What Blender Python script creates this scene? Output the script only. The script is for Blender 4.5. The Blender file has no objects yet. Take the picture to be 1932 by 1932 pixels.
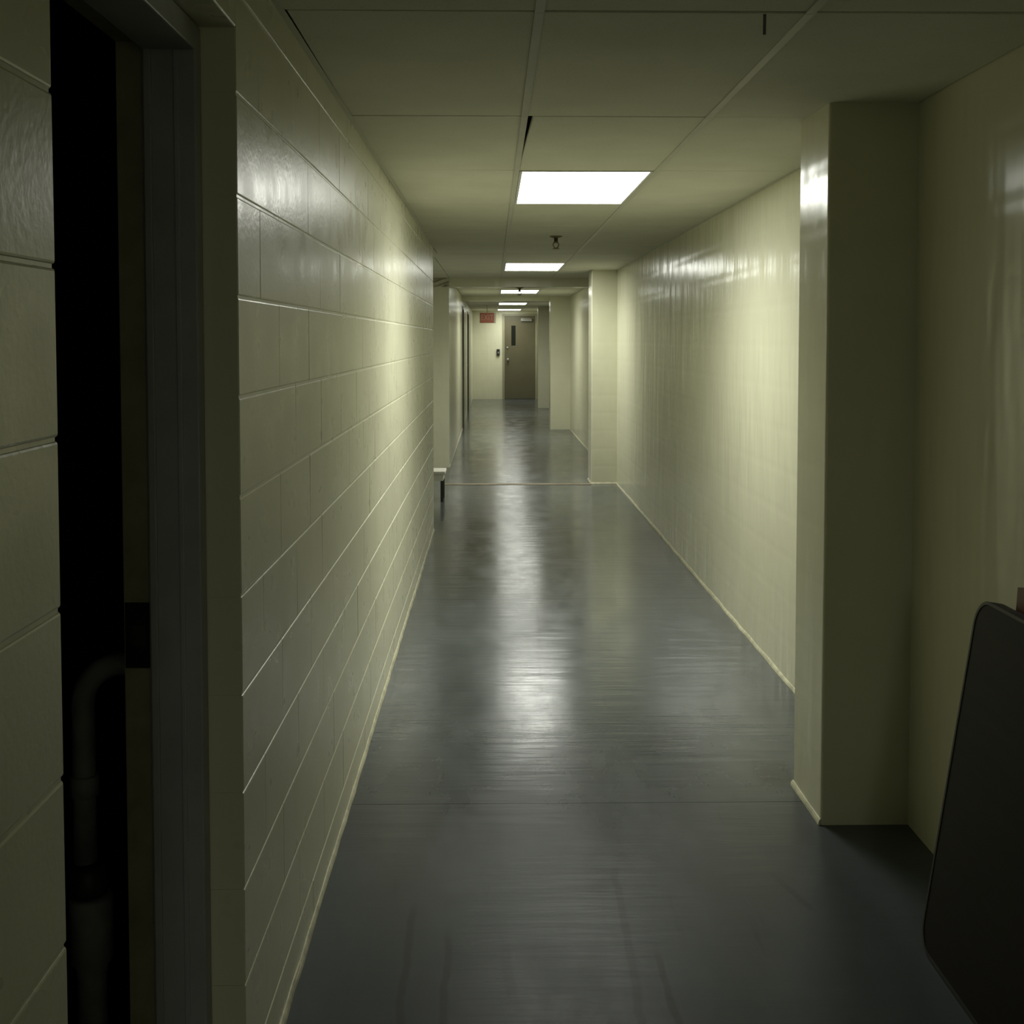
import bpy, bmesh, math, random
from mathutils import Vector, Matrix
random.seed(7)
S = bpy.context.scene
COL = S.collection
PI = math.pi

# ------------------------------------------------------------------ camera, world, exposure
F_PX = 2200.0
PP_Y = 740.0            # principal point row (the photograph is a crop)
HORIZON = 640.0
EYE = 1.55
cd = bpy.data.cameras.new('camera')
cam = bpy.data.objects.new('camera', cd); COL.objects.link(cam)
cd.sensor_fit = 'HORIZONTAL'; cd.sensor_width = 36.0
cd.lens = F_PX / 1932.0 * 36.0
cd.shift_y = -(966.0 - PP_Y) / 1932.0
cd.clip_start = 0.02; cd.clip_end = 200
cam.location = (0, 0, EYE)
pitch = math.atan((PP_Y - HORIZON) / F_PX)
yaw = math.atan((966.0 - 930.0) / F_PX)
cam.rotation_euler = (PI / 2 - pitch, 0, -yaw)
S.camera = cam

w = bpy.data.worlds.new('world'); S.world = w; w.use_nodes = True
w.node_tree.nodes['Background'].inputs[0].default_value = (0, 0, 0, 1)
w.node_tree.nodes['Background'].inputs[1].default_value = 0.0
S.view_settings.view_transform = 'Standard'
S.view_settings.look = 'None'
S.view_settings.gamma = 1.0
S.view_settings.use_curve_mapping = False
S.view_settings.exposure = 0.0
LAMP_STRENGTH = 10.5       # glow of the diffuser seen from the side
LAMP_WATTS = 15.0         # light thrown down through the lens
LAMP_SPREAD = math.radians(142)
LAMP_LEVEL = [1.0, 1.0, 0.85, 0.6, 0.65, 1.35]      # tubes further down the corridor are worn; last is the added fill, raised
LAMP_COLOUR = (0.985, 1.0, 0.91)

# ------------------------------------------------------------------ main dimensions (metres)
XL, XR, H = -0.48, 1.325, 2.285
XL2 = -0.527                       # left wall beyond the side alcove
Y_BACK, Y_END = -9.6, 30.1
D0, D1 = 1.29, 2.215               # doorway in the left wall
L_END = 9.4                        # end of the block wall
AL_END = 14.06
COURSE0, COURSE = 0.11, 0.19
BLOCK = 0.42
ROW0, ROW = 2.65, 1.235            # ceiling tile rows
COLX = [XL, 0.105, 0.715, XR]

# ------------------------------------------------------------------ material helpers
def new_mat(name):
    m = bpy.data.materials.new(name); m.use_nodes = True
    nt = m.node_tree
    return m, nt, nt.nodes['Principled BSDF']

def N(nt, t, **kw):
    n = nt.nodes.new(t)
    for k, v in kw.items(): setattr(n, k, v)
    return n

def pos(nt, scale=(1, 1, 1), rot=(0, 0, 0)):
    g = N(nt, 'ShaderNodeNewGeometry')
    mp = N(nt, 'ShaderNodeMapping')
    mp.inputs['Scale'].default_value = scale
    mp.inputs['Rotation'].default_value = rot
    nt.links.new(g.outputs['Position'], mp.inputs['Vector'])
    return mp.outputs['Vector']

def noise(nt, vec, scale, detail=3, rough=0.5):
    n = N(nt, 'ShaderNodeTexNoise')
    n.inputs['Scale'].default_value = scale
    n.inputs['Detail'].default_value = detail
    n.inputs['Roughness'].default_value = rough
    nt.links.new(vec, n.inputs['Vector'])
    return n.outputs['Fac']

def math_n(nt, op, a, b=None, c=None, clamp=False):
    n = N(nt, 'ShaderNodeMath', operation=op, use_clamp=clamp)
    for i, v in enumerate((a, b, c)):
        if v is None: continue
        if isinstance(v, (int, float)): n.inputs[i].default_value = v
        else: nt.links.new(v, n.inputs[i])
    return n.outputs[0]

def ramp(nt, fac, stops):
    r = N(nt, 'ShaderNodeValToRGB')
    els = r.color_ramp.elements
    while len(els) < len(stops): els.new(0.5)
    for e, (p, c) in zip(els, stops):
        e.position = p; e.color = (*c, 1)
    nt.links.new(fac, r.inputs[0])
    return r.outputs[0]

def mapr(nt, v, a, b, c, d):
    n = N(nt, 'ShaderNodeMapRange'); n.interpolation_type = 'SMOOTHSTEP'
    for i, x in enumerate((a, b, c, d)): n.inputs[i + 1].default_value = x
    nt.links.new(v, n.inputs[0])
    return n.outputs[0]

def mixc(nt, fac, a, b, mode='MIX'):
    n = N(nt, 'ShaderNodeMix', data_type='RGBA', blend_type=mode)
    if isinstance(fac, (int, float)): n.inputs[0].default_value = fac
    else: nt.links.new(fac, n.inputs[0])
    for i, v in ((6, a), (7, b)):
        if isinstance(v, tuple): n.inputs[i].default_value = (*v, 1)
        else: nt.links.new(v, n.inputs[i])
    return n.outputs[2]

def bump(nt, b, height, strength, dist, chain=None):
    n = N(nt, 'ShaderNodeBump')
    n.inputs['Strength'].default_value = strength
    n.inputs['Distance'].default_value = dist
    nt.links.new(height, n.inputs['Height'])
    if chain: nt.links.new(chain, n.inputs['Normal'])
    if b: nt.links.new(n.outputs[0], b.inputs['Normal'])
    return n.outputs[0]

def simple(name, col, rough=0.5, metal=0.0, var=0.12, scale=14.0, bmp=0.15, bscale=90.0, bdist=0.002):
    m, nt, b = new_mat(name)
    v = pos(nt)
    f = noise(nt, v, scale, 4, 0.6)
    lo = tuple(c * (1 - var) for c in col); hi = tuple(min(1, c * (1 + var)) for c in col)
    nt.links.new(ramp(nt, f, [(0.3, lo), (0.7, hi)]), b.inputs['Base Color'])
    b.inputs['Roughness'].default_value = rough
    b.inputs['Metallic'].default_value = metal
    if bmp: bump(nt, b, noise(nt, v, bscale, 3, 0.6), bmp, bdist)
    return m

WALL = (0.695, 0.685, 0.515)

def paint_block():
    m, nt, b = new_mat('painted block')
    v = pos(nt)
    f = noise(nt, v, 1.3, 4, 0.6)
    c = ramp(nt, f, [(0.3, tuple(x * 0.9 for x in WALL)), (0.7, tuple(min(1, x * 1.06) for x in WALL))])
    nt.links.new(c, b.inputs['Base Color'])
    r = noise(nt, v, 9, 2)
    nt.links.new(mapr(nt, r, 0.3, 0.7, 0.27, 0.34), b.inputs['Roughness'])
    b1 = bump(nt, None, noise(nt, v, 16, 2, 0.5), 0.12, 0.003)
    bump(nt, b, noise(nt, v, 75, 2, 0.5), 0.30, 0.0016, b1)
    return m

def paint_smooth():
    # thickly painted masonry: soft pillow relief of the blocks, a slow waviness along the wall
    m, nt, b = new_mat('painted wall')
    v = pos(nt)
    f = noise(nt, v, 0.9, 4, 0.6)
    c = ramp(nt, f, [(0.3, tuple(x * 0.92 for x in WALL)), (0.7, tuple(min(1, x * 1.05) for x in WALL))])
    nt.links.new(c, b.inputs['Base Color'])
    b.inputs['Roughness'].default_value = 0.225
    g = N(nt, 'ShaderNodeNewGeometry')
    sp = N(nt, 'ShaderNodeSeparateXYZ'); nt.links.new(g.outputs['Position'], sp.inputs[0])
    cx = N(nt, 'ShaderNodeCombineXYZ')
    nt.links.new(math_n(nt, 'ADD', sp.outputs[0], sp.outputs[1]), cx.inputs[0])
    nt.links.new(sp.outputs[2], cx.inputs[1])
    br = N(nt, 'ShaderNodeTexBrick')
    br.inputs['Scale'].default_value = 1.0
    br.inputs['Mortar Size'].default_value = 0.035
    br.inputs['Mortar Smooth'].default_value = 1.0
    br.inputs['Brick Width'].default_value = BLOCK
    br.inputs['Row Height'].default_value = COURSE
    br.offset = 0.5; br.offset_frequency = 2
    nt.links.new(cx.outputs[0], br.inputs['Vector'])
    h = math_n(nt, 'SUBTRACT', 1.0, br.outputs['Fac'])
    b0 = bump(nt, None, h, 0.3, 0.0018)
    wv = noise(nt, pos(nt, (3.4, 3.4, 0.9)), 1.5, 2, 0.5)
    b1 = bump(nt, None, wv, 0.6, 0.016, b0)
    bump(nt, b, noise(nt, v, 60, 2, 0.5), 0.10, 0.001, b1)
    return m

def floor_paint(name='grey floor paint', r0=0.15, r1=0.25, spec=0.65, bs=0.5):
    m, nt, b = new_mat(name)
    v = pos(nt)
    base = ramp(nt, noise(nt, pos(nt, (1.6, 0.7, 1)), 1.6, 6, 0.62),
                [(0.25, (0.052, 0.060, 0.064)), (0.55, (0.071, 0.082, 0.087)), (0.8, (0.090, 0.102, 0.108))])
    g = N(nt, 'ShaderNodeNewGeometry')
    sp = N(nt, 'ShaderNodeSeparateXYZ'); nt.links.new(g.outputs['Position'], sp.inputs[0])
    X, Y = sp.outputs[0], sp.outputs[1]
    # scuffs left by trolley wheels: x = a + s*(y - y0), width wd, from ya to yb
    wob = math_n(nt, 'MULTIPLY', math_n(nt, 'SUBTRACT', noise(nt, v, 5, 2), 0.5), 0.03)
    tot = None
    for (xa, ya, xb, yb, wd, k) in SCUFFS:
        sl = (xb - xa) / (yb - ya)
        line = math_n(nt, 'MULTIPLY_ADD', math_n(nt, 'SUBTRACT', Y, ya), sl, xa)
        d = math_n(nt, 'ABSOLUTE', math_n(nt, 'ADD', math_n(nt, 'SUBTRACT', X, line), wob))
        a = mapr(nt, d, wd * 0.3, wd, 1, 0)
        e1 = mapr(nt, Y, ya, ya + 0.08, 0, 1)
        e2 = mapr(nt, Y, yb - 0.15, yb, 1, 0)
        t = math_n(nt, 'MULTIPLY', math_n(nt, 'MULTIPLY', a, e1), math_n(nt, 'MULTIPLY', e2, k))
        tot = t if tot is None else math_n(nt, 'MAXIMUM', tot, t)
    # small chips and dirt marks, drawn out along the walking direction
    ch = mapr(nt, noise(nt, pos(nt, (1.0, 0.8, 1)), 30, 3, 0.6), 0.70, 0.80, 0, 0.35)
    st = mapr(nt, noise(nt, pos(nt, (8, 0.7, 1)), 3.0, 4, 0.65), 0.60, 0.8, 0, 0.4)
    dirt = math_n(nt, 'MAXIMUM', math_n(nt, 'MAXIMUM', ch, st), tot)
    c = mixc(nt, dirt, base, (0.03, 0.031, 0.03))
    nt.links.new(c, b.inputs['Base Color'])
    r = noise(nt, pos(nt, (1, 0.45, 1)), 4.5, 5, 0.65)
    # the paint is scuffed dull on the busy stretch by the doorway
    wear = mapr(nt, Y, 2.4, 5.2, 1, 0)
    rr = mapr(nt, r, 0.25, 0.75, r0, r1)
    nt.links.new(math_n(nt, 'MULTIPLY_ADD', wear, 0.20, rr), b.inputs['Roughness'])
    nt.links.new(math_n(nt, 'MULTIPLY_ADD', wear, -0.56, spec), b.inputs['Specular IOR Level'])
    bump(nt, b, noise(nt, pos(nt, (0.2, 1.5, 1)), 9, 3, 0.55), bs, 0.004)
    return m

SCUFFS = [(0.335, 2.45, 0.353, 3.40, 0.017, 0.85), (0.42, 2.45, 0.414, 2.95, 0.014, 0.9),
          (-0.21, 2.40, -0.22, 3.2, 0.014, 0.6), (-0.112, 2.45, -0.118, 3.05, 0.013, 0.7),
          (0.208, 5.0, 0.262, 7.0, 0.009, 0.8), (0.05, 2.62, 0.02, 2.98, 0.022, 0.6),
          (1.0, 3.93, 1.01, 4.25, 0.09, 0.55), (0.88, 3.05, 0.80, 3.35, 0.018, 0.6), (0.21, 2.55, 0.20, 2.75, 0.03, 0.5)]

def tile_mat():
    m, nt, b = new_mat('mineral fibre tile')
    v = pos(nt)
    c = ramp(nt, noise(nt, v, 2.0, 4, 0.6), [(0.3, (0.64, 0.63, 0.51)), (0.7, (0.73, 0.72, 0.60))])
    sp = mapr(nt, noise(nt, v, 160, 2, 0.5), 0.62, 0.7, 0, 0.25)
    nt.links.new(mixc(nt, sp, c, (0.3, 0.29, 0.23)), b.inputs['Base Color'])
    b.inputs['Roughness'].default_value = 0.85
    bump(nt, b, noise(nt, v, 140, 3, 0.6), 0.4, 0.0015)
    return m

def wood_dark():
    m, nt, b = new_mat('dark laminate')
    f = noise(nt, pos(nt, (14, 1.2, 14)), 3.0, 5, 0.6)
    nt.links.new(ramp(nt, f, [(0.3, (0.010, 0.008, 0.006)), (0.7, (0.017, 0.013, 0.010))]), b.inputs['Base Color'])
    b.inputs['Roughness'].default_value = 0.6
    b.inputs['Specular IOR Level'].default_value = 0.2
    return m

def wood_red():
    m, nt, b = new_mat('reddish wood')
    f = noise(nt, pos(nt, (16, 1.4, 16)), 3.0, 5, 0.6)
    nt.links.new(ramp(nt, f, [(0.3, (0.10, 0.035, 0.02)), (0.7, (0.17, 0.065, 0.038))]), b.inputs['Base Color'])
    b.inputs['Roughness'].default_value = 0.5
    return m

def emit_mat(name, col, strength):
    m, nt, b = new_mat(name)
    f = noise(nt, pos(nt), 60, 1)
    c = ramp(nt, f, [(0.3, tuple(x * 0.98 for x in col)), (0.7, col)])
    nt.links.new(c, b.inputs['Emission Color'])
    b.inputs['Emission Strength'].default_value = strength
    b.inputs['Base Color'].default_value = (0.8, 0.8, 0.78, 1)
    return m

M = dict(
    block=paint_block(), wall=paint_smooth(), floor=floor_paint(), tile=tile_mat(),
    grid=simple('painted grid', (0.60, 0.59, 0.48), 0.5, 0, 0.05, 6, 0),
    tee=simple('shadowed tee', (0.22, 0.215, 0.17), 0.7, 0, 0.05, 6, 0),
    plenum=simple('plenum concrete', (0.03, 0.03, 0.028), 0.9),
    dark=simple('unlit room black', (0.012, 0.012, 0.012), 0.9),  # near-black colour stands in for the darkness of the unlit room
    steel=simple('grey frame paint', (0.35, 0.36, 0.36), 0.42, 0, 0.1, 8, 0.08),
    rabbet=simple('bare frame rabbet', (0.30, 0.28, 0.19), 0.6, 0, 0.2, 10, 0.1),
    strike=simple('dark strike metal', (0.03, 0.03, 0.03), 0.4, 0.8, 0.1, 20, 0.05),
    pipe=simple('grey pipe', (0.32, 0.33, 0.335), 0.45, 0.0, 0.2, 12, 0.1),
    pipedark=simple('dark pipe fitting', (0.05, 0.05, 0.05), 0.5, 0.3, 0.2, 12, 0.1),
    bead=simple('floor bead', (0.58, 0.56, 0.41), 0.5, 0, 0.25, 22, 0.3, 60, 0.003),
    threshold=simple('worn threshold', (0.24, 0.20, 0.13), 0.5, 0, 0.25, 8, 0.1),
    joint=simple('floor joint filler', (0.05, 0.05, 0.05), 0.8),
    door=simple('olive brown door paint', (0.115, 0.105, 0.062), 0.35, 0, 0.06, 5, 0.06),
    doordark=simple('dark door paint', (0.10, 0.10, 0.065), 0.4, 0, 0.08, 5, 0.06),
    frame=simple('door frame paint', (0.30, 0.29, 0.19), 0.4, 0, 0.08, 6, 0.06),
    glass=simple('dark wired glass', (0.012, 0.014, 0.010), 0.12, 0, 0.1, 6, 0),
    metal=simple('brushed metal', (0.55, 0.55, 0.52), 0.3, 0.9, 0.06, 30, 0.05),
    black=simple('black plastic', (0.02, 0.02, 0.02), 0.45, 0, 0.1, 12, 0.05),
    white=simple('white plastic', (0.78, 0.76, 0.68), 0.4, 0, 0.05, 12, 0.05),
    signred=simple('red sign face', (0.45, 0.15, 0.085), 0.45, 0, 0.06, 10, 0),
    signtext=simple('pale sign letters', (0.62, 0.36, 0.25), 0.5, 0, 0.04, 10, 0),
    signbox=simple('sign housing', (0.66, 0.60, 0.46), 0.5, 0, 0.05, 10, 0),
    brass=simple('tarnished brass', (0.22, 0.19, 0.11), 0.4, 0.7, 0.15, 20, 0.05),
    laminate=wood_dark(), redwood=wood_red(),
    edge=simple('table edge band', (0.03, 0.028, 0.025), 0.55, 0, 0.1, 12, 0.05),
    lampframe=simple('lamp trim', (0.72, 0.72, 0.66), 0.4, 0, 0.04, 10, 0),
)

# ------------------------------------------------------------------ geometry helpers
def link(name, me, mat, parent=None, kind=None):
    o = bpy.data.objects.new(name, me); COL.objects.link(o)
    if mat is not None and len(me.materials) == 0: me.materials.append(mat)
    if parent: o.parent = parent
    if kind: o['kind'] = kind
    return o

def boxes_mesh(name, boxes, bevel=0.0):
    bm = bmesh.new()
    for (x0, x1, y0, y1, z0, z1) in boxes:
        r = bmesh.ops.create_cube(bm, size=1)
        bmesh.ops.scale(bm, vec=(x1 - x0, y1 - y0, z1 - z0), verts=r['verts'])
        bmesh.ops.translate(bm, vec=((x0 + x1) / 2, (y0 + y1) / 2, (z0 + z1) / 2), verts=r['verts'])
    if bevel: bmesh.ops.bevel(bm, geom=bm.edges[:], offset=bevel, segments=2, affect='EDGES', profile=0.5)
    me = bpy.data.meshes.new(name); bm.to_mesh(me); bm.free()
    return me

def box(name, b, mat, parent=None, kind=None, bevel=0.0):
    return link(name, boxes_mesh(name, [b], bevel), mat, parent, kind)

def boxes(name, bs, mat, parent=None, kind=None, bevel=0.0):
    return link(name, boxes_mesh(name, bs, bevel), mat, parent, kind)

def lathe(name, prof, mat, parent, loc=(0, 0, 0), axis='Z', seg=20):
    """prof: list of (radius, height)"""
    vs, fs = [], []
    for r, z in prof:
        for i in range(seg):
            a = 2 * PI * i / seg
            p = (r * math.cos(a), r * math.sin(a), z)
            if axis == 'Y': p = (p[0], p[2], p[1])
            if axis == 'X': p = (p[2], p[0], p[1])
            vs.append((p[0] + loc[0], p[1] + loc[1], p[2] + loc[2]))
    n = len(prof)
    for k in range(n - 1):
        for i in range(seg):
            j = (i + 1) % seg
            fs.append((k * seg + i, k * seg + j, (k + 1) * seg + j, (k + 1) * seg + i))
    fs.append(tuple(range(seg - 1, -1, -1))); fs.append(tuple((n - 1) * seg + i for i in range(seg)))
    me = bpy.data.meshes.new(name); me.from_pydata(vs, [], fs)
    bm = bmesh.new(); bm.from_mesh(me); bmesh.ops.recalc_face_normals(bm, faces=bm.faces); bm.to_mesh(me); bm.free()
    for p in me.polygons: p.use_smooth = len(p.vertices) == 4
    return link(name, me, mat, parent)

def tube(name, pts, r, mat, parent, seg=16):
    pts = [Vector(p) for p in pts]
    vs, fs = [], []
    ref = None
    for k, p in enumerate(pts):
        t = (pts[min(k + 1, len(pts) - 1)] - pts[max(k - 1, 0)]).normalized()
        if ref is None: ref = t.orthogonal().normalized()
        ref = (ref - t * ref.dot(t)).normalized()
        b = t.cross(ref)
        for i in range(seg):
            a = 2 * PI * i / seg
            vs.append(p + r * (math.cos(a) * ref + math.sin(a) * b))
    for k in range(len(pts) - 1):
        for i in range(seg):
            j = (i + 1) % seg
            fs.append((k * seg + i, k * seg + j, (k + 1) * seg + j, (k + 1) * seg + i))
    fs.append(tuple(range(seg - 1, -1, -1))); fs.append(tuple((len(pts) - 1) * seg + i for i in range(seg)))
    me = bpy.data.meshes.new(name); me.from_pydata([tuple(v) for v in vs], [], fs)
    bm = bmesh.new(); bm.from_mesh(me); bmesh.ops.recalc_face_normals(bm, faces=bm.faces); bm.to_mesh(me); bm.free()
    for p in me.polygons: p.use_smooth = len(p.vertices) == 4
    return link(name, me, mat, parent)

def prism(name, pts, thick, mat, parent, M4=None, bevel=0.0):
    """outline in XY extruded along +Z by thick, placed by matrix"""
    bm = bmesh.new()
    vs = [bm.verts.new((x, y, 0)) for x, y in pts]
    f = bm.faces.new(vs)
    r = bmesh.ops.extrude_face_region(bm, geom=[f])
    bmesh.ops.translate(bm, vec=(0, 0, thick), verts=[v for v in r['geom'] if isinstance(v, bmesh.types.BMVert)])
    bmesh.ops.recalc_face_normals(bm, faces=bm.faces)
    if M4: bm.transform(M4)
    me = bpy.data.meshes.new(name); bm.to_mesh(me); bm.free()
    return link(name, me, mat, parent)

def empty(name, loc, label, cat, group=None):
    o = bpy.data.objects.new(name, None); COL.objects.link(o); o.location = loc
    o.empty_display_size = 0.1
    o['label'] = label; o['category'] = cat
    if group: o['group'] = group
    return o

def settle():
    """keep world placement of parts whose parent is an Empty that stands at the thing's base"""
    bpy.context.view_layer.update()

def adopt(o, parent):
    """parent a mesh modelled in world space to an Empty without moving it"""
    o.parent = parent
    o.matrix_parent_inverse = Matrix.Translation(-Vector(parent.location))
    return o

# ------------------------------------------------------------------ floor: slabs with recessed joints
floor = box('floor', (-2.6, XR + 0.2, Y_BACK, Y_END + 0.3, -0.15, -0.006), M['joint'], None, 'structure')
g = 0.0012
rows = [(-9.6, 0.0), (0.0, 3.83), (3.83, 6.9), (6.9, 12.45), (12.45, 20.05), (20.05, 26.2), (26.2, Y_END + 0.2)]
for (a, b) in rows:
    xs = [(-0.69, XR + 0.15)]
    if a in (6.9, 12.45): xs = [(-1.75, XR + 0.15)]
    for (c, d) in xs:
        box('floor_slab', (c + g, d - g, a + g, b - g, -0.1, 0.0), M['floor'], floor, None, 0.0)
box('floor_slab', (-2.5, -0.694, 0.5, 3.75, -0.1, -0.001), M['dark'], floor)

box('threshold_strip', (XL2, 1.05, 12.36, 12.47, -0.004, 0.004), M['threshold'], floor)

# ------------------------------------------------------------------ block wall with the doorway
T = 0.21                      # wall thickness
rec = 0.0022                  # depth of the tooled joints
HEAD = 2.13
core = [
    (XL - T, XL - rec, Y_BACK, D0 - rec, 0, H + 0.1),
    (XL - T, XL - rec, D1 + rec, L_END - rec, 0, H + 0.1),
    (XL - T, XL - rec, D0 - rec, D1 + rec, HEAD + rec, H + 0.1),
]
wall_left = boxes('wall_left', core, M['block'], None, 'structure')
cache = {}
def block_mesh(L, Hh, depth=0.12):
    key = (round(L, 3), round(Hh, 3))
    if key in cache: return cache[key]
    b = 0.0035
    def ring(x, ins, e=0.0004):        # bed edges are rounded, the ends stay nearly square
        e = min(e, ins)
        return [(x, -L / 2 + e, -Hh / 2 + ins), (x, L / 2 - e, -Hh / 2 + ins), (x, L / 2 - e, Hh / 2 - ins), (x, -L / 2 + e, Hh / 2 - ins)]
    vs = ring(-depth, 0) + ring(-b * 0.8, 0) + ring(-b * 0.25, b * 0.35) + ring(0, b, 0.0006)
    fs = [(3, 2, 1, 0), (12, 13, 14, 15)]
    for k in range(3):
        for i in range(4):
            j = (i + 1) % 4
            fs.append((k * 4 + i, k * 4 + j, (k + 1) * 4 + j, (k + 1) * 4 + i))
    me = bpy.data.meshes.new('concrete_block'); me.from_pydata(vs, [], fs)
    me.materials.append(M['block'])
    cache[key] = me
    return me

JW = 0.0045        # bed joints
VJ = 0.0010        # head joints, nearly filled by paint
def lay(y0, y1, z0, z1, half, phase):
    """one course between y0 and y1"""
    p = phase + (BLOCK / 2 if half else 0)
    k0 = math.floor((y0 - p) / BLOCK)
    cuts = [y0] + [p + BLOCK * k for k in range(k0 - 1, k0 + 60) if y0 + 0.03 < p + BLOCK * k < y1 - 0.03] + [y1]
    for a, b in zip(cuts[:-1], cuts[1:]):
        aa = a if a == y0 else a + VJ / 2
        bb = b if b == y1 else b - VJ / 2
        zz0 = z0 + (JW / 2 if z0 > 0.001 else 0); zz1 = z1 - JW / 2
        if bb - aa < 0.02 or zz1 - zz0 < 0.02: continue
        o = bpy.data.objects.new('concrete_block', block_mesh(bb - aa, zz1 - zz0)); COL.objects.link(o)
        o.location = (XL + random.uniform(-0.0004, 0.0004), (aa + bb) / 2, (zz0 + zz1) / 2)
        o.rotation_euler = (0, random.uniform(-0.003, 0.003), random.uniform(-0.0007, 0.0007))
        o.parent = wall_left

levels = [0.0] + [COURSE0 + COURSE * k for k in range(12)] + [H + 0.02]
levels = [z for z in levels if z < H - 0.01] + [H + 0.02]
for i, (z0, z1) in enumerate(zip(levels[:-1], levels[1:])):
    half = (i % 2 == 1)      # course from 1.82 to 2.01 (index 10) starts with a whole block
    lay(0.2, D0, z0, z1, not half, D0)
    lay(D1, L_END, z0, z1, half, D1)
for (z0, z1, half) in ((HEAD, 2.20, True), (2.20, H + 0.02, False)):
    lay(D0, D1, z0, z1, half, D1)
box('end_face', (XL - T, XL, L_END - rec, L_END, 0, H), M['wall'], wall_left)

# ------------------------------------------------------------------ door frame (steel) in the opening, strike plate
fx0, fx1 = XL - 0.065, XL - T - 0.005       # frame runs from 6.5 cm behind the wall face to the room side
st = fx0 - 0.098                            # stop ends, rabbet begins
frame = link('door_1', boxes_mesh('door_1', [
    (st, fx0, D1 - 0.045, D1 - 0.001, 0, HEAD - 0.045),
    (st, fx0, D0 + 0.001, D0 + 0.045, 0, HEAD - 0.045),
    (st, fx0, D0 + 0.001, D1 - 0.001, HEAD - 0.05, HEAD - 0.001),
], 0.003), M['steel'], None, 'structure')
boxes('rabbet', [
    (fx1, st, D1 - 0.028, D1 - 0.001, 0, HEAD - 0.03),
    (fx1, st, D0 + 0.001, D0 + 0.028, 0, HEAD - 0.03),
    (fx1, st, D0 + 0.001, D1 - 0.001, HEAD - 0.032, HEAD - 0.001)], M['rabbet'], frame)
boxes('stop_bead', [(st + 0.004, st + 0.018, D1 - 0.052, D1 - 0.04, 0, HEAD - 0.05),
                    (fx0 - 0.040, fx0 - 0.030, D1 - 0.049, D1 - 0.04, 0, HEAD - 0.05)], M['steel'], frame, None, 0.002)
sp_ = boxes('strike_plate', [(fx1 + 0.002, st - 0.001, D1 - 0.0305, D1 - 0.0275, 0.93, 1.055)], M['strike'], frame, None, 0.001)
box('latch_hole', (fx1 + 0.014, st - 0.012, D1 - 0.0312, D1 - 0.029, 0.972, 1.010), M['plenum'], sp_)

# ------------------------------------------------------------------ dark store room behind the doorway
rx0, ry0, ry1 = -2.45, 0.55, 3.7
wx = XL - T
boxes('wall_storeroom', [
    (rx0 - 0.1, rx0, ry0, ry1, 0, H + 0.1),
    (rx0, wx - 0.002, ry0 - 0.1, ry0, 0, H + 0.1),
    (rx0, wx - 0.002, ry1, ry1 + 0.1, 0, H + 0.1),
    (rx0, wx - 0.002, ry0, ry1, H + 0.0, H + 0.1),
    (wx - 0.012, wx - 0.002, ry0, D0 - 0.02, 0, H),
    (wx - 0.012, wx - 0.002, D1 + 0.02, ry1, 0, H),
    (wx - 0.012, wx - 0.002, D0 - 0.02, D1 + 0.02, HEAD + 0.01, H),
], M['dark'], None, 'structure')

# pipe in the store room
py = 2.45
px = -0.868
pz = 0.865
pp = empty('drain_pipe', (px, py, 0), 'grey drain pipe bending down inside the dark doorway', 'pipe')
R = 0.085
arc = [(px + R - R * math.cos(a), py, pz - R + R * math.sin(a)) for a in [i * PI / 2 / 8 for i in range(9)]]
adopt(tube('pipe_run', [(px, py, 0.44), (px, py, 0.60)] + arc + [(px + R + 0.02, py, pz), (-0.72, py, pz)], 0.024, M['pipe'], None), pp)
adopt(lathe('coupling', [(0.024, 0), (0.030, 0.004), (0.030, 0.044), (0.024, 0.048)], M['pipe'], None, (px, py, 0.58)), pp)
adopt(lathe('union_nut', [(0.026, 0), (0.040, 0.006), (0.042, 0.03), (0.040, 0.062), (0.026, 0.07)], M['pipedark'], None, (px + 0.004, py, 0.365), seg=8), pp)
adopt(lathe('floor_hub', [(0.030, 0.0), (0.030, 0.19), (0.034, 0.215), (0.043, 0.225), (0.045, 0.36), (0.042, 0.367), (0.03, 0.367)], M['pipe'], None, (px + 0.01, py, 0.0)), pp)

# ------------------------------------------------------------------ rest of the left side
box('end_lining', (-1.75, XL - T, L_END - 0.2, L_END, 0, H + 0.1), M['wall'], wall_left)
wall_alcove = boxes('wall_alcove', [(-1.75, -1.65, L_END, AL_END, 0, H + 0.1)], M['wall'], None, 'structure')
D2 = (20.06, 21.0); D3 = (23.9, 25.4)
def seg(a, b): return (XL2 - 1.15, XL2, a, b, 0, H + 0.1)
wall_left_far = boxes('wall_left_far', [seg(AL_END, D2[0]), seg(D2[1], D3[0]), seg(D3[1], Y_END),
    (XL2 - 1.15, XL2, D2[0], D2[1], 2.12, H + 0.1), (XL2 - 1.15, XL2, D3[0], D3[1], 2.12, H + 0.1)], M['wall'], None, 'structure')
def side_door(name, d, n):
    fr = link(name, boxes_mesh(name, [(XL2 - 0.13, XL2 + 0.008, d[0], d[0] + 0.05, 0, 2.12), (XL2 - 0.13, XL2 + 0.008, d[1] - 0.05, d[1], 0, 2.12),
                                      (XL2 - 0.13, XL2 + 0.008, d[0] + 0.05, d[1] - 0.05, 2.07, 2.12)]), M['doordark'], None, 'structure')
    leaves = [(d[0] + 0.053, d[1] - 0.053)]
    if d[1] - d[0] > 1.2:
        mid = (d[0] + d[1]) / 2; leaves = [(d[0] + 0.053, mid - 0.002), (mid + 0.002, d[1] - 0.053)]
    for a, b in leaves:
        lf = box('door_leaf', (XL2 - 0.12, XL2 - 0.075, a, b, 0.008, 2.067), M['doordark'], fr)
        lathe('door_knob', [(0.012, 0), (0.012, 0.03), (0.027, 0.04), (0.03, 0.055), (0.02, 0.07)], M['metal'], lf, (XL2 - 0.075, a + 0.08, 1.0), 'X', 14)
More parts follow.
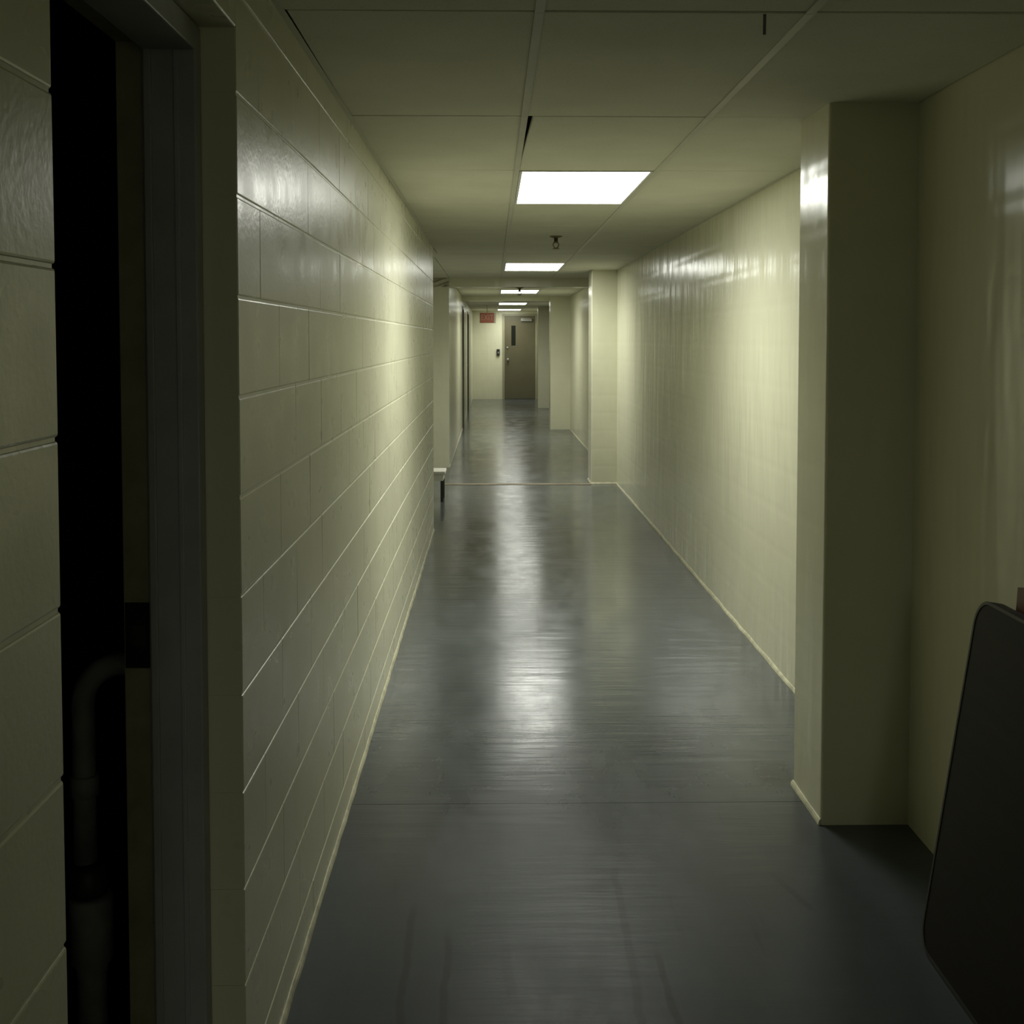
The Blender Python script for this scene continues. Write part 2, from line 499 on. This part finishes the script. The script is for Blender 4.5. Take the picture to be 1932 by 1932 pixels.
side_door('door_2', D2, 2)
side_door('door_3', D3, 3)

# ------------------------------------------------------------------ right wall with its piers
wall_right = box('wall_right', (XR, XR + 0.2, Y_BACK, Y_END, 0, H + 0.1), M['wall'], None, 'structure')
PIERS = [(1.045, 3.64, 3.98), (1.052, 12.42, 12.85), (0.985, 19.97, 20.45), (1.014, 26.2, 26.65)]
for (x, a, b) in PIERS:
    bm = bmesh.new()
    me = boxes_mesh('pier', [(x, XR + 0.01, a, b, 0, H + 0.06)])
    bm.from_mesh(me)
    es = [e for e in bm.edges if abs(e.verts[0].co.z - e.verts[1].co.z) > 1 and all(v.co.x < XR - 0.05 for v in e.verts)]
    bmesh.ops.bevel(bm, geom=es, offset=0.008, segments=3, affect='EDGES', profile=0.5)
    bm.to_mesh(me); bm.free()
    link('pier', me, M['wall'], wall_right)

box('wall_back', (XL - T, XR, Y_BACK - 0.1, Y_BACK, 0, H + 0.1), M['wall'], None, 'structure')
wall_end = box('wall_end', (XL2 - 1.15, XR + 0.2, Y_END, Y_END + 0.15, 0, H + 0.1), M['wall'], None, 'structure')

# beams dropping below the ceiling
box('trim_1', (-1.65, XR, AL_END, AL_END + 0.3, 2.178, H + 0.08), M['wall'], None, 'structure')
box('trim_2', (XL2 + 0.0, XR, 20.0, 20.3, 2.205, H + 0.08), M['wall'], None, 'structure')

# ------------------------------------------------------------------ beads where walls meet the floor
def bead(name, runs, parent=None):
    """runs: (x0,y0,x1,y1,nx,ny): a chamfered strip along a wall foot, (nx,ny) points into the corridor"""
    vs, fs = [], []
    for (x0, y0, x1, y1, nx, ny) in runs:
        w_, h_ = 0.009, 0.017
        n0 = len(vs)
        L = math.hypot(x1 - x0, y1 - y0); n = max(1, int(L / 0.12))
        for k in range(n + 1):
            t = k / n; x = x0 + (x1 - x0) * t; y = y0 + (y1 - y0) * t
            ww = w_ * random.uniform(0.75, 1.2); hh = h_ * random.uniform(0.75, 1.2)
            vs += [(x, y, 0.0005), (x + nx * ww, y + ny * ww, 0.0005), (x + nx * ww * 0.8, y + ny * ww * 0.8, hh * 0.55), (x + nx * ww * 0.35, y + ny * ww * 0.35, hh), (x, y, hh * 1.05)]
        for k in range(n):
            for i in range(5):
                j = (i + 1) % 5
                fs.append((n0 + k * 5 + i, n0 + k * 5 + j, n0 + (k + 1) * 5 + j, n0 + (k + 1) * 5 + i))
        fs.append(tuple(n0 + i for i in range(5))); fs.append(tuple(n0 + n * 5 + i for i in range(4, -1, -1)))
    me = bpy.data.meshes.new(name); me.from_pydata(vs, [], fs)
    bm = bmesh.new(); bm.from_mesh(me); bmesh.ops.recalc_face_normals(bm, faces=bm.faces); bm.to_mesh(me); bm.free()
    return link(name, me, M['bead'], parent, 'structure')
bead('baseboard_left', [(XL, D1 + 0.01, XL, L_END, 1, 0), (XL2, AL_END, XL2, D2[0], 1, 0)])
bead('baseboard_right', [(XR, 3.98, XR, 12.42, -1, 0), (1.045, 3.64, 1.045, 3.98, -1, 0), (XR, 12.85, XR, 20.0, -1, 0),
                         (1.052, 12.42, XR, 12.42, 0, -1), (1.052, 12.42, 1.052, 12.85, -1, 0)])

# ------------------------------------------------------------------ suspended ceiling
ceiling = box('ceiling', (-2.6, XR + 0.3, Y_BACK - 0.1, Y_END + 0.2, H + 0.11, H + 0.2), M['plenum'], None, 'structure')
LIGHT_ROWS = [2, 7, 12, 17, 21, -6]  # last row: unseen panel added behind the camera to brighten the near end
kmin = math.floor((Y_BACK - ROW0) / ROW); kmax = math.ceil((Y_END - ROW0) / ROW)
tcache = {}
GAP = 0.0035
def tile(x0, x1, y0, y1, skew=None):
    key = (round(x1 - x0, 4), round(y1 - y0, 4), skew)
    if key not in tcache:
        lx, ly = (x1 - x0) / 2 - GAP, (y1 - y0) / 2 - GAP
        c = [[-lx, -ly], [lx, -ly], [lx, ly], [-lx, ly]]
        if skew:
            for i, (dx, dy) in enumerate(skew): c[i][0] += dx; c[i][1] += dy
        b = 0.003
        def ins(p): return (p[0] - math.copysign(b, p[0]), p[1] - math.copysign(b, p[1]))
        vs = [(*ins(p), 0) for p in c] + [(*p, b) for p in c] + [(*p, 0.016) for p in c]
        fs = [(3, 2, 1, 0), (8, 9, 10, 11)]
        for k in range(2):
            for i in range(4):
                j = (i + 1) % 4
                fs.append((k * 4 + i, k * 4 + j, (k + 1) * 4 + j, (k + 1) * 4 + i))
        me = bpy.data.meshes.new('ceiling_tile'); me.from_pydata(vs, [], fs); me.materials.append(M['tile'])
        tcache[key] = me
    o = bpy.data.objects.new('ceiling_tile', tcache[key]); COL.objects.link(o)
    o.location = ((x0 + x1) / 2, (y0 + y1) / 2, H + random.uniform(-0.0008, 0.0012))
    o.rotation_euler = (random.uniform(-0.0010, 0.0010), random.uniform(-0.0022, 0.0022), 0)
    o.parent = ceiling
    return o
for k in range(kmin, kmax):
    y0, y1 = max(ROW0 + ROW * k, Y_BACK), min(ROW0 + ROW * (k + 1), Y_END)
    if y1 - y0 < 0.05: continue
    for c in range(3):
        if c == 1 and k in LIGHT_ROWS: continue
        x0, x1 = COLX[c], COLX[c + 1]
        if c == 0 and y0 > L_END: x0 = XL2
        if c == 2 and any(a < y1 and b > y0 for (_, a, b) in PIERS): pass
        skew = None
        if c == 1 and k == 1: skew = ((0.026, 0.0), (0, 0), (0, 0), (0.0, 0.0))      # the tile that has slipped
        if c == 0 and k == 0: skew = ((0.014, 0.0), (0, 0), (0, 0), (0.006, 0.0))
        tile(x0, x1, y0, y1, skew)
for k in range(5):
    a = L_END + k * (AL_END - L_END) / 4
    if k < 4: 
        for (xa, xb) in ((-1.65, -1.09), (-1.09, XL2 if a > 9.5 else XL)):
            tile(xa, xb, a, a + (AL_END - L_END) / 4)
# runners (slightly proud, along the corridor) and recessed cross tees
for i in (1, 2):
    for k in range(kmin, kmax):
        y0, y1 = max(ROW0 + ROW * k, Y_BACK), min(ROW0 + ROW * (k + 1), Y_END)
        if y1 - y0 < 0.05: continue
        box('grid_runner', (COLX[i] - 0.011, COLX[i] + 0.011, y0 + 0.001, y1 - 0.001, H - 0.004, H - 0.0012), M['grid'], ceiling)
for k in range(kmin + 1, kmax):
    y = ROW0 + ROW * k
    box('cross_tee', (XL if y < L_END else XL2, XR, y - 0.012, y + 0.012, H + 0.018, H + 0.024), M['tee'], ceiling)
box('wall_angle', (XL, XL + 0.016, D1, L_END, H - 0.0022, H - 0.0006), M['grid'], ceiling)
box('wall_angle', (XR - 0.016, XR, 3.98, 12.42, H - 0.0022, H - 0.0006), M['grid'], ceiling)
# chip in a tile
me = boxes_mesh('tile_chip', [(-0.0035, 0.0035, -0.09, 0.09, H - 0.0016, H + 0.001)])
me.transform(Matrix.Translation((0.635, 2.75, 0)) @ Matrix.Rotation(-0.225, 4, 'Z'))
link('tile_chip', me, M['plenum'], ceiling)

# ------------------------------------------------------------------ fluorescent panel lights
LABELS = ['bright white ceiling panel light nearest the block-wall doorway',
          'second bright ceiling panel light, between the first panel and the dropped beam',
          'third ceiling panel light, just beyond the first dropped beam',
          'fourth ceiling panel light, beyond the second dropped beam',
          'fifth and last ceiling panel light, right before the end wall with the door',
          'added ceiling panel light behind the camera, out of view, brightening door frame and pier fronts']
for k, lab, level in zip(LIGHT_ROWS, LABELS, LAMP_LEVEL):
    y0, y1 = ROW0 + ROW * k + 0.006, ROW0 + ROW * (k + 1) - 0.006
    x0, x1 = COLX[1] + 0.013, COLX[2] - 0.013
    e = empty('ceiling_light', ((x0 + x1) / 2, (y0 + y1) / 2, H), lab, 'light', 'fluorescent panel lights along the corridor ceiling')
    t = 0.012
    adopt(boxes('trim_frame', [(x0, x1, y0, y0 + t, H - 0.004, H + 0.02), (x0, x1, y1 - t, y1, H - 0.004, H + 0.02),
                               (x0, x0 + t, y0 + t, y1 - t, H - 0.004, H + 0.02), (x1 - t, x1, y0 + t, y1 - t, H - 0.004, H + 0.02)], M['lampframe'], None), e)
    adopt(box('housing', (x0 + 0.003, x1 - 0.003, y0 + 0.003, y1 - 0.003, H + 0.021, H + 0.1), M['lampframe'], None), e)
    df = adopt(box('diffuser', (x0 + t, x1 - t, y0 + t, y1 - t, H + 0.0, H + 0.006), emit_mat('lit diffuser', LAMP_COLOUR, LAMP_STRENGTH * level), None), e)
    df.data.materials.append(M['lampframe'])
    for p in df.data.polygons: p.material_index = 0 if p.normal.z < -0.5 else 1     # only the underside glows
    al = bpy.data.lights.new('tube_light', 'AREA'); al.shape = 'RECTANGLE'
    al.size = x1 - x0 - 2 * t; al.size_y = y1 - y0 - 2 * t
    al.energy = LAMP_WATTS * level; al.color = LAMP_COLOUR; al.spread = LAMP_SPREAD
    lo = bpy.data.objects.new('tube_light', al); COL.objects.link(lo); lo.parent = e
    lo.location = (0, 0, -0.002)

# ------------------------------------------------------------------ sprinkler heads
def sprinkler(x, y, z, s, lab):
    e = empty('sprinkler_head', (x, y, z), lab, 'sprinkler', 'pendent sprinkler heads')
    adopt(lathe('escutcheon', [(0.045 * s, 0), (0.043 * s, -0.006 * s), (0.02 * s, -0.014 * s)], M['brass'], None, (x, y, z)), e)
    adopt(lathe('body', [(0.014 * s, -0.012 * s), (0.014 * s, -0.04 * s), (0.018 * s, -0.042 * s), (0.018 * s, -0.05 * s)], M['brass'], None, (x, y, z), seg=8), e)
    for sg in (-1, 1):
        adopt(tube('frame_arm', [(x + sg * 0.014 * s, y, z - 0.048 * s), (x + sg * 0.021 * s, y, z - 0.06 * s), (x + sg * 0.016 * s, y, z - 0.075 * s), (x, y, z - 0.088 * s)], 0.004 * s, M['brass'], None, 8), e)
    adopt(lathe('deflector', [(0.004 * s, -0.084 * s), (0.026 * s, -0.088 * s), (0.026 * s, -0.091 * s), (0.004 * s, -0.092 * s)], M['brass'], None, (x, y, z)), e)
sprinkler(0.45, 8.35, H - 0.001, 1.0, 'small sprinkler head hanging from ceiling tile between the first and second light')
sprinkler(0.325, 14.2, 2.178, 1.05, 'small sprinkler head hanging under the first dropped beam')

# ------------------------------------------------------------------ end door
ye = Y_END
dx0, dx1, dz = 0.30, 1.09, 2.15
fr = link('door_4', boxes_mesh('door_4', [(dx0 - 0.05, dx0, ye - 0.03, ye + 0.01, 0, dz + 0.05), (dx1, dx1 + 0.05, ye - 0.03, ye + 0.01, 0, dz + 0.05),
                                          (dx0, dx1, ye - 0.03, ye + 0.01, dz, dz + 0.05)]), M['frame'], None, 'structure')
leaf = boxes('door_leaf', [(dx0 + 0.004, 0.475, ye - 0.022, ye + 0.0, 0.01, dz - 0.004), (0.585, dx1 - 0.004, ye - 0.022, ye, 0.01, dz - 0.004),
                           (0.475, 0.585, ye - 0.022, ye, 0.01, 1.385), (0.475, 0.585, ye - 0.022, ye, 1.90, dz - 0.004)], M['door'], fr)
box('vision_pane', (0.475, 0.585, ye - 0.012, ye - 0.004, 1.385, 1.90), M['glass'], leaf)
boxes('door_closer', [(0.72, 1.0, ye - 0.075, ye - 0.022, 2.01, 2.075)], M['metal'], leaf, None, 0.006)
boxes('closer_arm', [(0.74, 0.98, ye - 0.10, ye - 0.076, 2.075, 2.088)], M['metal'], leaf)
lathe('door_knob', [(0.032, -0.022), (0.032, -0.03), (0.013, -0.032), (0.013, -0.06), (0.03, -0.068), (0.033, -0.085), (0.02, -0.1)], M['metal'], leaf, (0.385, ye, 1.03), 'Y', 18)
lathe('deadbolt', [(0.028, -0.022), (0.028, -0.034), (0.016, -0.045)], M['metal'], leaf, (0.375, ye, 1.33), 'Y', 16)
box('kick_sweep', (dx0 + 0.01, dx1 - 0.01, ye - 0.03, ye - 0.022, 0.012, 0.05), M['doordark'], leaf)

# wall box by the end door
e = empty('wall_switch', (0.137, ye, 1.2), 'small dark wall box on the end wall beside the brown door', 'switch')
adopt(boxes('cover_plate', [(0.097, 0.177, ye - 0.045, ye - 0.001, 1.125, 1.295)], M['black'], None, None, 0.005), e)
adopt(boxes('lever', [(0.125, 0.149, ye - 0.065, ye - 0.045, 1.18, 1.225)], M['steel'], None, None, 0.003), e)

# exit sign hanging from the ceiling
ys = 25.4
sx0, sx1, sz0, sz1 = -0.285, 0.035, 1.90, 2.13
e = empty('exit_sign', ((sx0 + sx1) / 2, ys, H), 'red exit sign hanging from the ceiling before the end wall', 'sign')
adopt(boxes('housing', [(sx0, sx1 + 0.03, ys - 0.002, ys + 0.05, sz0, sz1)], M['signbox'], None, None, 0.004), e)
adopt(box('sign_face', (sx0 + 0.008, sx1 - 0.006, ys - 0.008, ys - 0.002, sz0 + 0.008, sz1 - 0.008), M['signred'], None), e)
adopt(lathe('hanger_stem', [(0.012, 0), (0.012, H - sz1 - 0.008), (0.05, H - sz1 - 0.006), (0.05, H - sz1)], M['signbox'], None, ((sx0 + sx1) / 2, ys + 0.025, sz1)), e)
cu = bpy.data.curves.new('exit', 'FONT'); cu.body = 'EXIT'; cu.size = 0.17; cu.align_x = 'CENTER'; cu.align_y = 'CENTER'; cu.extrude = 0.0015
to = bpy.data.objects.new('lettering_source', cu); COL.objects.link(to)
bpy.context.view_layer.update()
me = bpy.data.meshes.new_from_object(to.evaluated_get(bpy.context.evaluated_depsgraph_get()))
bpy.data.objects.remove(to)
bb = [v.co.x for v in me.vertices]; wdt = max(bb) - min(bb)
me.transform(Matrix.Translation(((sx0 + sx1) / 2, ys - 0.0095, (sz0 + sz1) / 2)) @ Matrix.Rotation(PI / 2, 4, 'X') @ Matrix.Scale(0.27 / wdt, 4, (1, 0, 0)))
me.materials.clear()
adopt(link('lettering', me, M['signtext'], None), e)

# ------------------------------------------------------------------ low white-topped stool in the alcove
e = empty('low_stool', (-0.60, 11.22, 0), 'low white-topped stool behind the far end of the block wall', 'stool')
adopt(boxes('seat', [(-0.745, -0.455, 11.06, 11.38, 0.262, 0.292)], M['white'], None, None, 0.006), e)
adopt(boxes('apron', [(-0.725, -0.475, 11.08, 11.10, 0.20, 0.261), (-0.725, -0.475, 11.34, 11.36, 0.20, 0.261),
                      (-0.725, -0.705, 11.10, 11.34, 0.20, 0.261), (-0.495, -0.475, 11.10, 11.34, 0.20, 0.261)], M['white'], None), e)
for lx in (-0.715, -0.487):
    for ly in (11.092, 11.348):
        adopt(boxes('leg', [(lx - 0.014, lx + 0.014, ly - 0.014, ly + 0.014, 0, 0.2)], M['black'], None, None, 0.003), e)

# ------------------------------------------------------------------ folded table and board leaning on the right wall
def rrect(w_, h_, r, n=8):
    pts = []
    for (cx, cy, a0) in ((w_ - r, r, -PI / 2), (w_ - r, h_ - r, 0), (r, h_ - r, PI / 2), (r, r, PI)):
        for i in range(n + 1):
            a = a0 + PI / 2 * i / n
            pts.append((cx + r * math.cos(a), cy + r * math.sin(a)))
    return pts
def lean(foot_x, y_far, length, top_x, height, thick, z0=0.002):
    """matrix: local x runs from the far end towards the camera, local y up the slope, local z towards the wall"""
    dxl = top_x - foot_x
    up = Vector((dxl, 0, math.sqrt(max(height ** 2 - dxl ** 2, 0)))).normalized()
    ax = Vector((0, -1, 0))
    nz = ax.cross(up)
    if nz.x < 0: nz = -nz
    m = Matrix((
        (ax.x, up.x, nz.x, foot_x), (ax.y, up.y, nz.y, y_far), (ax.z, up.z, nz.z, z0), (0, 0, 0, 1)))
    return m
Lm = lean(1.090, 2.90, 1.52, 1.226, 0.91, 0.04)
e = empty('folding_table', (1.1, 2.2, 0), 'dark folded table standing on edge against the wall near the pier', 'table')
adopt(prism('table_top', rrect(1.52, 0.91, 0.07), 0.022, M['laminate'], None, Lm), e)
# edge band all round
outer = rrect(1.52, 0.91, 0.07); 
bm = bmesh.new()
ro = [bm.verts.new((x, y, -0.002)) for x, y in outer]; r2 = [bm.verts.new((x, y, 0.034)) for x, y in outer]
inn = rrect(1.52 - 0.016, 0.91 - 0.016, 0.062)
ri = [bm.verts.new((x + 0.008, y + 0.008, -0.002)) for x, y in inn]; rj = [bm.verts.new((x + 0.008, y + 0.008, 0.034)) for x, y in inn]
n = len(outer)
for i in range(n):
    j = (i + 1) % n
    bm.faces.new((ro[i], ro[j], r2[j], r2[i])); bm.faces.new((ri[j], ri[i], rj[i], rj[j]))
    bm.faces.new((ro[j], ro[i], ri[i], ri[j])); bm.faces.new((r2[i], r2[j], rj[j], rj[i]))
bmesh.ops.recalc_face_normals(bm, faces=bm.faces); bm.transform(Lm)
me = bpy.data.meshes.new('edge_band'); bm.to_mesh(me); bm.free()
adopt(link('edge_band', me, M['edge'], None), e)
for lx in (0.22, 1.30):
    pts = [(lx, 0.12, 0.040), (lx, 0.79, 0.040)]
    adopt(tube('folded_leg', [Lm @ Vector(p) for p in ((lx, 0.16, 0.036), (lx + (0.5 if lx < 0.7 else -0.5), 0.16, 0.036), (lx + (0.5 if lx < 0.7 else -0.5), 0.75, 0.036), (lx, 0.75, 0.036))], 0.012, M['steel'], None, 10), e)

Lb = lean(1.222, 2.80, 1.2, 1.280, 0.945, 0.03)
e = empty('wooden_board', (1.24, 2.2, 0), 'reddish brown wooden board standing between the dark table and the wall', 'board')
adopt(prism('panel', [(0, 0), (1.15, 0), (1.15, 0.945), (0, 0.945)], 0.022, M['redwood'], None, Lb), e)
adopt(prism('batten', [(0.0, 0.86), (1.15, 0.86), (1.15, 0.94), (0.0, 0.94)], 0.018, M['redwood'], None, Lb @ Matrix.Translation((0, 0, 0.022))), e)
settle()
